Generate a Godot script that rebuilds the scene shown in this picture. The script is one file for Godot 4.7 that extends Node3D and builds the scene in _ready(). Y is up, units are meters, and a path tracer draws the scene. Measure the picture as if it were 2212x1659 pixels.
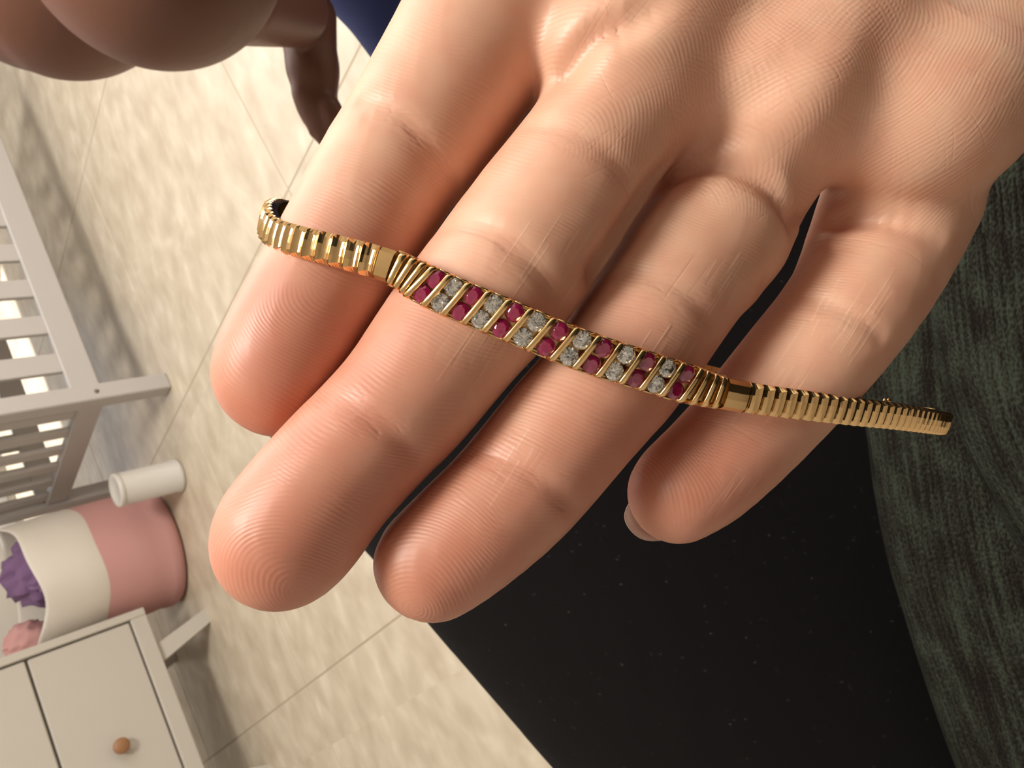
extends Node3D
# A hand holding a ruby and diamond bangle over black leggings, nursery furniture across a tiled floor.

const F := 1661.0                       # focal length in pixels of the 2212 x 1659 frame
const SEAM := 0.785                     # floor tile pitch
var CO := Vector3(0, 0.80, 0)           # eye of the photographer
var CB := Basis(Vector3(-0.4802091, -0.69230415, 0.53862249), Vector3(0.83204942, -0.16514647, 0.52954736), Vector3(-0.27765623, 0.70245399, 0.6553361))
var M := {}


func _ready() -> void:
	# ---- camera
	var cam := Camera3D.new()
	cam.name = "camera"
	add_child(cam)
	cam.transform = Transform3D(CB.orthonormalized(), CO)
	var at := CameraAttributesPhysical.new()
	at.frustum_focal_length = 35.04
	at.frustum_focus_distance = 0.082
	at.frustum_near = 0.005
	at.frustum_far = 60.0
	at.exposure_aperture = 120.0
	cam.attributes = at
	cam.fov = 53.07
	cam.near = 0.005
	cam.current = true
	# ---- sky and exposure
	var we := WorldEnvironment.new()
	we.name = "environment"
	var env := Environment.new()
	env.background_mode = Environment.BG_SKY
	var sm := ProceduralSkyMaterial.new()
	sm.sky_top_color = Color(0.72, 0.83, 0.97)
	sm.sky_horizon_color = Color(0.95, 0.97, 1.0)
	sm.ground_bottom_color = Color(0.55, 0.53, 0.5)
	sm.ground_horizon_color = Color(0.85, 0.85, 0.85)
	var sky := Sky.new()
	sky.sky_material = sm
	env.sky = sky
	env.background_energy_multiplier = 0.8
	env.tonemap_mode = Environment.TONE_MAPPER_LINEAR
	env.tonemap_exposure = 0.83
	env.sdfgi_enabled = true
	env.ssao_enabled = true
	env.ssil_enabled = true
	we.environment = env
	add_child(we)
	# ---- daylight in the two windows
	daylight("window_daylight", Vector3(2.78, 1.55, -0.85), PI / 2, Vector2(4.0, 1.45), 8.5, Color(1.0, 0.98, 0.96))
	daylight("balcony_daylight", Vector3(1.9, 1.22, -3.88), PI, Vector2(1.7, 1.8), 0.3, Color(1.0, 0.98, 0.96))
	var sun := DirectionalLight3D.new()
	sun.name = "sun"
	sun.light_energy = 4.2
	sun.light_color = Color(1.0, 0.98, 0.96)
	sun.light_angular_distance = 0.8
	sun.shadow_enabled = true
	add_child(sun)
	sun.look_at_from_position(Vector3(0, 5, -5), Vector3(0.25, 5 - 1.73, -4.0))
	# ---- build
	materials()
	room()
	furniture()
	sofa()
	neighbour()
	bracelet()
	person()


func daylight(called: String, where: Vector3, turn: float, size: Vector2, energy: float, tint: Color) -> void:
	var l := AreaLight3D.new()
	l.name = called
	l.area_size = size
	l.area_normalize_energy = true
	l.light_energy = energy
	l.light_color = tint
	l.shadow_enabled = true
	l.position = where
	l.rotation.y = turn
	l.area_range = 12.0
	add_child(l)


# ------------------------------------------------------------------ helpers
func P(x: float, y: float, d: float) -> Vector3:      # a measured point of the photograph at its distance in metres
	return CO + CB * Vector3((x - 1106.0) / F * d, -(y - 829.5) / F * d, -d)


func on_height(x: float, y: float, h: float) -> Vector3:
	var r := CB * Vector3((x - 1106.0) / F, -(y - 829.5) / F, -1.0)
	return CO + r * ((h - CO.y) / r.y)


func lin(c: Color) -> Color:
	return c.srgb_to_linear()


func mat(called: String, c: Color, rough := 0.6, metal := 0.0) -> StandardMaterial3D:
	var m := StandardMaterial3D.new()
	m.resource_name = called
	m.albedo_color = c
	m.roughness = rough
	m.metallic = metal
	M[called] = m
	return m


func tex(w: int, h: int, f: Callable) -> ImageTexture:
	var b := PackedByteArray()
	b.resize(w * h * 4)
	var k := 0
	for y in h:
		for x in w:
			var c: Color = f.call(x, y)
			b[k] = int(clampf(c.r, 0, 1) * 255.0)
			b[k + 1] = int(clampf(c.g, 0, 1) * 255.0)
			b[k + 2] = int(clampf(c.b, 0, 1) * 255.0)
			b[k + 3] = 255
			k += 4
	return ImageTexture.create_from_image(Image.create_from_data(w, h, false, Image.FORMAT_RGBA8, b))


func ftex(w: int, h: int, data: PackedFloat32Array) -> ImageTexture:
	return ImageTexture.create_from_image(Image.create_from_data(w, h, false, Image.FORMAT_RF, data.to_byte_array()))


func noise(s: int, freq: float, oct := 3) -> FastNoiseLite:
	var n := FastNoiseLite.new()
	n.seed = s
	n.frequency = freq
	n.noise_type = FastNoiseLite.TYPE_SIMPLEX_SMOOTH
	n.fractal_octaves = oct
	return n


func thing(called: String, label: String, category: String, where := Vector3.ZERO) -> Node3D:
	var o := Node3D.new()
	o.name = called
	o.position = where
	add_child(o, true)
	o.set_meta("label", label)
	o.set_meta("category", category)
	return o


func part(called: String, mesh: Mesh, m: Material, parent: Node, where := Transform3D.IDENTITY) -> MeshInstance3D:
	var o := MeshInstance3D.new()
	o.name = called
	o.mesh = mesh
	o.material_override = m
	o.transform = where
	parent.add_child(o, true)
	return o


func structure(called: String, mesh: Mesh, m: Material) -> MeshInstance3D:
	var o := part(called, mesh, m, self)
	o.set_meta("kind", "structure")
	return o


func st_new() -> SurfaceTool:
	var st := SurfaceTool.new()
	st.begin(Mesh.PRIMITIVE_TRIANGLES)
	return st


func quad(st: SurfaceTool, a: Vector3, b: Vector3, c: Vector3, d: Vector3) -> void:   # clockwise seen from the front
	for p in [a, b, c, a, c, d]:
		st.add_vertex(p)


# a box with chamfered edges, from lo to hi
func add_box(st: SurfaceTool, lo: Vector3, hi: Vector3, ch := 0.002) -> void:
	var c := (lo + hi) / 2.0
	var h := (hi - lo) / 2.0
	ch = minf(ch, minf(h.x, minf(h.y, h.z)) * 0.6)
	st.set_smooth_group(-1)
	var ax := [Vector3.RIGHT, Vector3.UP, Vector3.BACK]
	for i in 3:
		var u: Vector3 = ax[(i + 1) % 3]
		var v: Vector3 = ax[(i + 2) % 3]
		var n: Vector3 = ax[i]
		var hu: float = h[(i + 1) % 3]
		var hv: float = h[(i + 2) % 3]
		var hn: float = h[i]
		for s: float in [-1.0, 1.0]:
			var o: Vector3 = c + n * hn * s
			var a: Vector3 = u * (hu - ch)
			var b: Vector3 = v * (hv - ch)
			if s > 0:
				quad(st, o - a - b, o - a + b, o + a + b, o + a - b)
			else:
				quad(st, o - a - b, o + a - b, o + a + b, o - a + b)
		# the four edges along n
		for su: float in [-1.0, 1.0]:
			for sv: float in [-1.0, 1.0]:
				var p0: Vector3 = c + u * su * hu + v * sv * (hv - ch)
				var p1: Vector3 = c + u * su * (hu - ch) + v * sv * hv
				var e: Vector3 = n * (hn - ch)
				if su * sv > 0:
					quad(st, p0 - e, p0 + e, p1 + e, p1 - e)
				else:
					quad(st, p0 - e, p1 - e, p1 + e, p0 + e)
	for sx: float in [-1.0, 1.0]:
		for sy: float in [-1.0, 1.0]:
			for sz: float in [-1.0, 1.0]:
				var s := Vector3(sx, sy, sz)
				var q0 := c + s * (h - Vector3(0, ch, ch))
				var q1 := c + s * (h - Vector3(ch, 0, ch))
				var q2 := c + s * (h - Vector3(ch, ch, 0))
				var tri := [q0, q2, q1] if sx * sy * sz > 0 else [q0, q1, q2]
				for p in tri:
					st.add_vertex(p)


func box(lo: Vector3, hi: Vector3, ch := 0.002) -> ArrayMesh:
	var st := st_new()
	add_box(st, lo, hi, ch)
	st.generate_normals()
	return st.commit()


# a prism whose four corners at the bottom and at the top are given (a tapered leg)
func hexa(bottom: Array, top: Array) -> ArrayMesh:
	var st := st_new()
	st.set_smooth_group(-1)
	quad(st, bottom[0], bottom[1], bottom[2], bottom[3])
	quad(st, top[3], top[2], top[1], top[0])
	for i in 4:
		var j := (i + 1) % 4
		quad(st, bottom[i], top[i], top[j], bottom[j])
	st.generate_normals()
	return st.commit()


# a surface of revolution about y; profile points (radius, height) from the bottom up, outside
func lathe(profile: Array, seg := 48, wob = null) -> ArrayMesh:
	var st := st_new()
	st.set_smooth_group(0)
	var n := profile.size()
	for i in n:
		for k in seg + 1:
			var a := TAU * k / seg
			var r: float = profile[i].x
			var y: float = profile[i].y
			if wob != null:
				var w: Vector2 = wob.call(a, r, y)
				r = w.x
				y = w.y
			st.set_uv(Vector2(float(k) / seg, float(i) / n))
			st.add_vertex(Vector3(cos(a) * r, y, sin(a) * r))
	for i in n - 1:
		for k in seg:
			var a := i * (seg + 1) + k
			var b := a + seg + 1
			for q in [a, b + 1, b, a, a + 1, b + 1]:
				st.add_index(q)
	st.generate_normals()
	return st.commit()


# ------------------------------------------------------------------ materials
func materials() -> void:
	mat("wall_paint", Color(0.80, 0.78, 0.75), 0.8)
	mat("ceiling_paint", Color(0.85, 0.84, 0.82), 0.85)
	var lm := mat("lamp_panel", Color(0.95, 0.95, 0.93), 0.6)
	lm.emission_enabled = true
	lm.emission = Color(1.0, 0.96, 0.9)
	lm.emission_energy_multiplier = 1.5
	mat("grout", Color(0.68, 0.62, 0.545), 0.8)
	mat("white_lacquer", Color(0.71, 0.69, 0.675), 0.45)
	mat("cream_lacquer", Color(0.76, 0.735, 0.695), 0.5)
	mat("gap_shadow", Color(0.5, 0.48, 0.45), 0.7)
	mat("wood_knob", Color(0.60, 0.43, 0.29), 0.5)
	mat("frame_white", Color(0.9, 0.9, 0.89), 0.5)
	mat("white_plastic", Color(0.82, 0.80, 0.77), 0.4)
	mat("mattress_white", Color(0.92, 0.91, 0.90), 0.8)
	mat("screw", Color(0.42, 0.41, 0.38), 0.4, 0.3)
	mat("blue_cotton", Color(0.235, 0.285, 0.50), 0.85)
	var g := mat("glass", Color(1, 1, 1, 0.04), 0.02)
	g.transparency = BaseMaterial3D.TRANSPARENCY_ALPHA
	mat("gold", Color(0.90, 0.75, 0.53), 0.19, 1.0)
	mat("gold_polished", Color(0.89, 0.74, 0.525), 0.11, 1.0)
	mat("gold_soft", Color(0.88, 0.73, 0.51), 0.24, 1.0)
	var gb := noise(5, 0.02, 3)
	var bump := PackedFloat32Array()
	bump.resize(256 * 256)
	for i in 256 * 256:
		bump[i] = gb.get_noise_2d(i % 256, i / 256)
	var r := mat("ruby", Color(0.74, 0.10, 0.37, 0.42), 0.04)
	r.refraction_enabled = true
	r.refraction_scale = 0.077
	r.metallic_specular = 0.8
	var d := mat("diamond", Color(1.0, 0.985, 0.96, 0.05), 0.0)
	d.refraction_enabled = true
	d.refraction_scale = 0.14
	d.metallic_specular = 0.9
	# floor stone: beige marble with pale clouds and streaks running across the room
	var n1 := noise(11, 0.012, 3)
	var n2 := noise(12, 0.028, 2)
	var n3 := noise(13, 0.004, 2)
	var fl := mat("floor_stone", Color.WHITE, 0.32)
	fl.albedo_texture = tex(512, 512, func(x, y):
		var a: float = n1.get_noise_2d(x * 1.0, y * 1.6)
		var b: float = n2.get_noise_2d(x * 0.6 + 60.0 * n3.get_noise_2d(x, y), y * 1.1)
		var t := clampf(0.45 + a * 0.55 + maxf(b, 0.0) * 0.35, 0.0, 1.0)
		return Color(0.73, 0.67, 0.585).lerp(Color(0.85, 0.805, 0.725), t))
	fl.metallic_specular = 0.4
	fl.uv1_triplanar = true
	fl.uv1_world_triplanar = true
	fl.uv1_scale = Vector3(1.15, 1.15, 1.15)
	# black cotton with lint
	var rng := RandomNumberGenerator.new()
	rng.seed = 77
	var lint := {}
	for i in 150:
		lint[Vector2i(rng.randi() % 512, rng.randi() % 512)] = 0.2 + rng.randf() * 0.4
	var n4 := noise(21, 0.35, 2)
	var bl := mat("black_cotton", Color.WHITE, 0.9)
	bl.albedo_texture = tex(512, 512, func(x, y):
		var v: float = 0.058 + 0.018 * n4.get_noise_2d(x, y)
		var c := Color(v * 1.08, v * 0.93, v * 0.98)
		for o in [Vector2i.ZERO, Vector2i(1, 0), Vector2i(0, 1)]:
			if lint.has(Vector2i(x, y) + o):
				c = c.lerp(Color(0.6, 0.57, 0.55), lint[Vector2i(x, y) + o])
		return c)
	bl.uv1_triplanar = true
	bl.uv1_world_triplanar = true
	bl.uv1_scale = Vector3(5, 5, 5)
	bl.metallic_specular = 0.25
	# dark green ribbed chenille: u runs across the ribs
	var n5 := noise(31, 0.09, 2)
	var n6 := noise(32, 0.012, 2)
	var n7 := noise(33, 0.3, 1)
	var hb := PackedFloat32Array()
	hb.resize(1024 * 1024)
	var gr := mat("green_chenille", Color.WHITE, 0.95)
	gr.albedo_texture = tex(1024, 1024, func(x, y):
		var s: float = n5.get_noise_2d(x * 1.6, y * 0.05)
		var b: float = n6.get_noise_2d(x * 1.5, y * 0.9)
		var fleck: float = n7.get_noise_2d(x * 1.0, y * 0.5)
		hb[y * 1024 + x] = s * 0.7 + fleck * 0.6
		var t := clampf(0.46 + s * 0.55 + b * 0.5 + fleck * 0.45, 0.0, 1.0)
		return Color(0.08, 0.064, 0.048).lerp(Color(0.195, 0.215, 0.178), t))
	gr.metallic_specular = 0.25
	gr.heightmap_enabled = true
	gr.heightmap_texture = ftex(1024, 1024, hb)
	gr.heightmap_scale = 0.06
	# pink and white basket cloth, purple cloth
	mat("pink_felt", Color(0.80, 0.60, 0.585), 0.9)
	mat("white_felt", Color(0.88, 0.85, 0.81), 0.9)
	mat("purple_cloth", Color(0.50, 0.38, 0.53), 0.9)
	mat("dark_top", Color(0.12, 0.13, 0.12), 0.9)
	# brown skin of the person sitting beside
	var bs := mat("brown_skin", Color(0.46, 0.30, 0.235), 0.5)
	bs.subsurf_scatter_enabled = true
	bs.subsurf_scatter_strength = 0.1
	var nl := mat("nail", Color(0.86, 0.72, 0.66), 0.25)
	nl.clearcoat_enabled = true
	nl.clearcoat = 0.5


# ------------------------------------------------------------------ the room
func room() -> void:
	var x0 := -1.6
	var x1 := 2.8
	var z0 := -3.9
	var z1 := 1.6
	var hh := 2.5
	var t := 0.12
	# floor: a slab with tiles set on it
	var fl := structure("floor", box(Vector3(x0 - t, -0.1, z0 - t), Vector3(x1 + t, -0.0009, z1 + t), 0.001), M.grout)
	var tile := box(Vector3(-SEAM / 2 + 0.0013, -0.012, -SEAM / 2 + 0.0013), Vector3(SEAM / 2 - 0.0013, 0.0, SEAM / 2 - 0.0013), 0.0015)
	for i in range(-3, 4):
		for k in range(-4, 4):
			var c := Vector3(0.14 + SEAM * (i + 0.5), 0, -1.0 + SEAM * (k + 0.5))
			if c.x > x0 - 0.3 and c.x < x1 + 0.3 and c.z > z0 - 0.3 and c.z < z1 + 0.3:
				part("tile", tile, M.floor_stone, fl, Transform3D(Basis.IDENTITY, c))
	structure("ceiling", box(Vector3(x0 - t, hh, z0 - t), Vector3(x1 + t, hh + t, z1 + t), 0.001), M.ceiling_paint)
	structure("wall_left", box(Vector3(x0 - t, 0, z0), Vector3(x0, hh, z1), 0.001), M.wall_paint)
	structure("wall_near", box(Vector3(x0 - t, 0, z1), Vector3(x1 + t, hh, z1 + t), 0.001), M.wall_paint)
	# far wall with the balcony opening, right wall with the window opening
	var st := st_new()
	add_box(st, Vector3(x0 - t, 0, z0 - t), Vector3(1.0, hh, z0), 0.001)
	add_box(st, Vector3(1.0, 2.15, z0 - t), Vector3(x1 + t, hh, z0), 0.001)
	add_box(st, Vector3(1.0, 0, z0 - t), Vector3(x1 + t, 0.3, z0), 0.001)
	st.generate_normals()
	structure("wall_far", st.commit(), M.wall_paint)
	st = st_new()
	add_box(st, Vector3(x1, 0, z0), Vector3(x1 + t, 0.75, z1), 0.001)
	add_box(st, Vector3(x1, 2.3, z0), Vector3(x1 + t, hh, z1), 0.001)
	add_box(st, Vector3(x1, 0.75, z0), Vector3(x1 + t, 2.3, -2.9), 0.001)
	add_box(st, Vector3(x1, 0.75, 1.2), Vector3(x1 + t, 2.3, z1), 0.001)
	st.generate_normals()
	structure("wall_right", st.commit(), M.wall_paint)
	# frames and panes
	var w := thing("window_1", "wide balcony window in the far wall behind the crib", "window", Vector3(0, 0, z0 - 0.06))
	w.set_meta("kind", "structure")
	for x: float in [1.02, 1.9, 2.78]:
		part("window_frame", box(Vector3(x - 0.025, 0.30, -0.03), Vector3(x + 0.025, 2.15, 0.03)), M.frame_white, w)
	for y: float in [0.32, 2.13]:
		part("window_frame", box(Vector3(1.0, y - 0.02, -0.03), Vector3(x1, y + 0.02, 0.03)), M.frame_white, w)
	for x: float in [1.045, 1.925]:
		part("pane", box(Vector3(x, 0.34, -0.003), Vector3(x + 0.83, 2.11, 0.003), 0.0005), M.glass, w)
	w = thing("window_2", "long window in the right wall", "window", Vector3(x1 + 0.06, 0, 0))
	w.set_meta("kind", "structure")
	for z: float in [-2.88, -1.527, -0.173, 1.18]:
		part("window_frame", box(Vector3(-0.03, 0.75, z - 0.025), Vector3(0.03, 2.3, z + 0.025)), M.frame_white, w)
	for y: float in [0.77, 2.28]:
		part("window_frame", box(Vector3(-0.03, y - 0.02, -2.9), Vector3(0.03, y + 0.02, 1.2)), M.frame_white, w)
	for z: float in [-2.855, -1.502, -0.148]:
		part("pane", box(Vector3(-0.003, 0.79, z), Vector3(0.003, 2.26, z + 1.303), 0.0005), M.glass, w)
	var cl := thing("ceiling_light", "square flush light panel on the ceiling above the sofa", "light", Vector3(1.0, hh, -0.1))
	part("frame", box(Vector3(-0.33, -0.05, -0.33), Vector3(0.33, 0.0, 0.33), 0.004), M.frame_white, cl)
	part("diffuser", box(Vector3(-0.30, -0.056, -0.30), Vector3(0.30, -0.049, 0.30), 0.002), M.lamp_panel, cl)
	var al := AreaLight3D.new()
	al.name = "panel_light"
	al.area_size = Vector2(0.6, 0.6)
	al.light_energy = 7.2
	al.light_color = Color(1.0, 0.975, 0.94)
	al.shadow_enabled = true
	al.area_range = 12.0
	al.position = Vector3(0, -0.06, 0)
	al.rotation.x = -PI / 2
	cl.add_child(al)
	structure("baseboard_far", box(Vector3(x0, 0, z0), Vector3(x1, 0.08, z0 + 0.012)), M.frame_white)


# ------------------------------------------------------------------ furniture across the floor
func furniture() -> void:
	crib()
	dresser()
	basket()
	# white canister standing on the floor between crib and basket
	var c := thing("canister", "short white cylinder standing on the floor between crib and pink basket", "canister", Vector3(0.808, 0, -1.985))
	part("body", lathe([Vector2(0.0, 0.0), Vector2(0.043, 0.0), Vector2(0.046, 0.003), Vector2(0.046, 0.012), Vector2(0.0435, 0.014), Vector2(0.0435, 0.150), Vector2(0.0425, 0.153)]), M.white_plastic, c)
	part("lid", lathe([Vector2(0.043, 0.1525), Vector2(0.0445, 0.154), Vector2(0.0445, 0.162), Vector2(0.042, 0.1655), Vector2(0.034, 0.1655), Vector2(0.031, 0.163), Vector2(0.0, 0.163)]), M.white_plastic, c)


func crib() -> void:
	var o := thing("crib", "white slatted wooden baby crib on square legs across the tiled floor", "crib", Vector3(0.985, 0, -1.81))
	var wl := 1.28
	var dp := 0.66
	var ps := 0.045
	for x: float in [0.0, wl - ps]:
		for z: float in [0.0, -dp + ps]:
			part("post", box(Vector3(x, 0, z - ps), Vector3(x + ps, 0.92, z), 0.003), M.white_lacquer, o)
	for z: float in [-0.012, -dp + 0.032]:
		part("rail", box(Vector3(ps, 0.160, z - 0.024), Vector3(wl - ps, 0.228, z), 0.003), M.white_lacquer, o)
		part("rail", box(Vector3(ps, 0.86, z - 0.026), Vector3(wl - ps, 0.92, z + 0.002), 0.004), M.white_lacquer, o)
		for k in 10:
			var x := 0.102 + 0.1163 * k
			part("slat", box(Vector3(x, 0.222, z - 0.019), Vector3(x + 0.056, 0.865, z - 0.006), 0.002), M.white_lacquer, o)
	for x: float in [0.010, wl - 0.034]:
		part("rail", box(Vector3(x, 0.155, -dp + ps), Vector3(x + 0.024, 0.215, -ps), 0.003), M.white_lacquer, o)
		part("rail", box(Vector3(x - 0.002, 0.86, -dp + ps), Vector3(x + 0.026, 0.92, -ps), 0.004), M.white_lacquer, o)
		for k in 6:
			var z := -0.092 - 0.0965 * k
			part("slat", box(Vector3(x + 0.005, 0.212, z - 0.021), Vector3(x + 0.018, 0.865, z + 0.021), 0.004), M.white_lacquer, o)
	part("mattress_base", box(Vector3(0.04, 0.465, -dp + 0.04), Vector3(wl - 0.04, 0.485, -0.04), 0.003), M.white_lacquer, o)
	part("mattress", box(Vector3(0.045, 0.485, -dp + 0.045), Vector3(wl - 0.045, 0.595, -0.045), 0.02), M.mattress_white, o)
	part("screw_cap", lathe([Vector2(0.0055, -0.001), Vector2(0.0055, 0.001), Vector2(0.0, 0.0014)], 12), M.screw, o, Transform3D(Basis(Vector3.RIGHT, PI / 2), Vector3(0.022, 0.178, 0.0003)))


func dresser() -> void:
	var o := thing("dresser", "white drawer unit with round brown knob and splayed legs", "dresser", Vector3(0.238, 0, -2.17))
	var hw := 0.305
	var dp := 0.42
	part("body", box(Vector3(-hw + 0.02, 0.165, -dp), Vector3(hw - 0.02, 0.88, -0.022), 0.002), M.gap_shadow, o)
	for s: float in [-1.0, 1.0]:
		part("side_panel", box(Vector3(s * hw - (0.021 if s > 0 else 0.0), 0.143, -dp), Vector3(s * hw + (0.0 if s > 0 else 0.021), 0.90, 0.0), 0.002), M.cream_lacquer, o)
	part("bottom_rail", box(Vector3(-hw + 0.021, 0.143, -dp), Vector3(hw - 0.021, 0.183, -0.0005), 0.002), M.cream_lacquer, o)
	part("top_panel", box(Vector3(-hw - 0.01, 0.90, -dp - 0.005), Vector3(hw + 0.01, 0.922, 0.012), 0.003), M.cream_lacquer, o)
	for k in 3:
		var y := 0.187 + 0.239 * k
		var d := part("drawer", box(Vector3(-hw + 0.025, y, -0.03), Vector3(hw - 0.025, y + 0.233, -0.006), 0.003), M.cream_lacquer, o)
		part("knob", lathe([Vector2(0.008, 0.0), Vector2(0.009, 0.012), Vector2(0.0165, 0.016), Vector2(0.0185, 0.019), Vector2(0.0185, 0.024), Vector2(0.0165, 0.0265), Vector2(0.0, 0.0265)], 32), M.wood_knob, d, Transform3D(Basis(Vector3.RIGHT, PI / 2), Vector3(0.0, y + 0.113, -0.007)))
	for s: float in [-1.0, 1.0]:
		for f: float in [0.0, 1.0]:
			var zt := -0.03 - f * (dp - 0.10)
			var b := []
			var tt := []
			for c in [[-1, -1], [1, -1], [1, 1], [-1, 1]]:
				b.append(Vector3(s * 0.222 + c[0] * 0.020, 0.0, zt + 0.012 - f * 0.03 + c[1] * 0.017))
				tt.append(Vector3(s * 0.176 + c[0] * 0.024, 0.146, zt - 0.004 + c[1] * 0.02))
			part("leg", hexa(b, tt), M.cream_lacquer, o)


func basket() -> void:
	var o := thing("storage_basket", "soft round storage basket, pink below with a white upper band", "basket", Vector3(0.728, 0, -2.292))
	var w := func(a: float, r: float, y: float) -> Vector2:
		var k := clampf(y / 0.4, 0, 1)
		return Vector2(r * (1.0 + 0.02 * sin(a * 3.0 + y * 9.0) * k + 0.012 * sin(a * 7.0 + 1.0) * k), y + 0.014 * k * k * sin(a * 2.0 + 0.6) + 0.006 * k * sin(a * 5.0))
	part("pink_body", lathe([Vector2(0.0, 0.0), Vector2(0.155, 0.0), Vector2(0.171, 0.007), Vector2(0.177, 0.022), Vector2(0.176, 0.04), Vector2(0.172, 0.055), Vector2(0.175, 0.08), Vector2(0.175, 0.14), Vector2(0.174, 0.19), Vector2(0.173, 0.213)], 72, w), M.pink_felt, o)
	part("white_band", lathe([Vector2(0.1725, 0.209), Vector2(0.1745, 0.216), Vector2(0.174, 0.27), Vector2(0.173, 0.32), Vector2(0.171, 0.36), Vector2(0.169, 0.368), Vector2(0.166, 0.368), Vector2(0.1645, 0.36), Vector2(0.164, 0.28), Vector2(0.165, 0.19), Vector2(0.166, 0.10), Vector2(0.164, 0.03), Vector2(0.150, 0.02), Vector2(0.0, 0.02)], 72, w), M.white_felt, o)
	# crumpled purple cloth stuffed in the basket, a pink one over its rim
	var cl := thing("cloth", "crumpled purple cloth stuffed inside the pink and white basket", "cloth", Vector3(0.728, 0.27, -2.292))
	part("folds", crumple(0.085, 0.085, 4, 0.028), M.purple_cloth, cl, Transform3D(Basis(Vector3.UP, 0.7), Vector3(0.022, 0.04, 0.040)))
	part("folds", crumple(0.036, 0.045, 6, 0.014), M.purple_cloth, cl, Transform3D(Basis(Vector3.UP, 0.2), Vector3(-0.025, 0.045, 0.095)))
	var c2 := thing("cloth", "pink cloth hanging over the basket rim beside the drawer unit", "cloth", Vector3(0.605, 0.37, -2.36))
	part("folds", crumple(0.05, 0.055, 9, 0.012), M.pink_felt, c2)


func crumple(r: float, h: float, sd: int, amp: float) -> ArrayMesh:
	var n := noise(sd, 14.0, 3)
	var st := st_new()
	st.set_smooth_group(0)
	var nu := 44
	var nv := 18
	for i in nv + 1:
		var f := PI * i / nv
		for k in nu + 1:
			var a := TAU * (k % nu) / nu
			var q := Vector3(cos(a) * sin(f), -cos(f), sin(a) * sin(f))
			var d: float = n.get_noise_3d(q.x * 0.16, q.y * 0.16, q.z * 0.16)
			d += 0.8 * absf(n.get_noise_3d(q.x * 0.2 + q.y * 0.1 + 3.0, 0.5, q.z * 0.05))
			st.add_vertex(Vector3(q.x * r, q.y * h, q.z * r) + q * d * amp)
	for i in nv:
		for k in nu:
			var a := i * (nu + 1) + k
			var b := a + nu + 1
			for q in [a, b + 1, b, a, a + 1, b + 1]:
				st.add_index(q)
	st.generate_normals()
	return st.commit()


# a flat band of half-width w and half-thickness t along points, its width turned to side
func ribbon(st: SurfaceTool, pts: Array, side: Vector3, w: float, t: float) -> void:
	st.set_smooth_group(0)
	var prev := []
	for i in pts.size():
		var p: Vector3 = pts[i]
		var tan: Vector3 = (pts[mini(i + 1, pts.size() - 1)] - pts[maxi(i - 1, 0)]).normalized()
		var s: Vector3 = (side - tan * side.dot(tan)).normalized()
		var n: Vector3 = tan.cross(s)
		var ring := []
		for k in 12:
			var a := TAU * k / 12
			ring.append(p + s * cos(a) * w + n * signf(sin(a)) * pow(absf(sin(a)), 0.6) * t)
		if i > 0:
			for k in 12:
				var j := (k + 1) % 12
				quad(st, prev[k], ring[k], ring[j], prev[j])
		prev = ring


# ------------------------------------------------------------------ sofa beside the lap
func spline(pts: Array, n: int) -> Array:      # Catmull-Rom through points of any type, n samples
	var out := []
	var m := pts.size()
	for i in n:
		var f := float(i) / (n - 1) * (m - 1)
		var k := mini(int(f), m - 2)
		var t := f - k
		var p0 = pts[maxi(k - 1, 0)]
		var p1 = pts[k]
		var p2 = pts[k + 1]
		var p3 = pts[mini(k + 2, m - 1)]
		out.append((p1 * 2.0 + (p2 - p0) * t + (p0 * 2.0 - p1 * 5.0 + p2 * 4.0 - p3) * t * t + (p1 * 3.0 - p0 - p2 * 3.0 + p3) * t * t * t) * 0.5)
	return out


func sofa() -> void:
	var o := thing("sofa", "dark green ribbed chenille sofa with soft overlapping cushions beside the black leggings", "sofa")
	part("seat_cushion", cushion([Vector2(1800, 300), Vector2(1810, 600), Vector2(1822, 800), Vector2(1845, 950), Vector2(1862, 1080), Vector2(1890, 1220), Vector2(1928, 1350), Vector2(1972, 1490), Vector2(2028, 1650), Vector2(2110, 1860)], 0.50, 0.016, 0.34, 0.004), M.green_chenille, o)
	part("back_cushion", cushion([Vector2(1930, 260), Vector2(1945, 480), Vector2(1962, 640), Vector2(1985, 790), Vector2(2025, 930), Vector2(2085, 1060), Vector2(2150, 1180), Vector2(2225, 1310), Vector2(2330, 1480), Vector2(2420, 1620)], 0.512, 0.02, 0.34, 0.005), M.green_chenille, o)
	part("seat_block", box(Vector3(-0.9, 0.33, -0.02), Vector3(0.45, 0.44, 0.62), 0.03), M.green_chenille, o)
	part("backrest", box(Vector3(-0.9, 0.33, 0.63), Vector3(0.45, 0.88, 0.85), 0.04), M.green_chenille, o)
	part("base", box(Vector3(-0.9, 0.02, 0.02), Vector3(0.45, 0.33, 0.85), 0.02), M.green_chenille, o)


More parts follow.
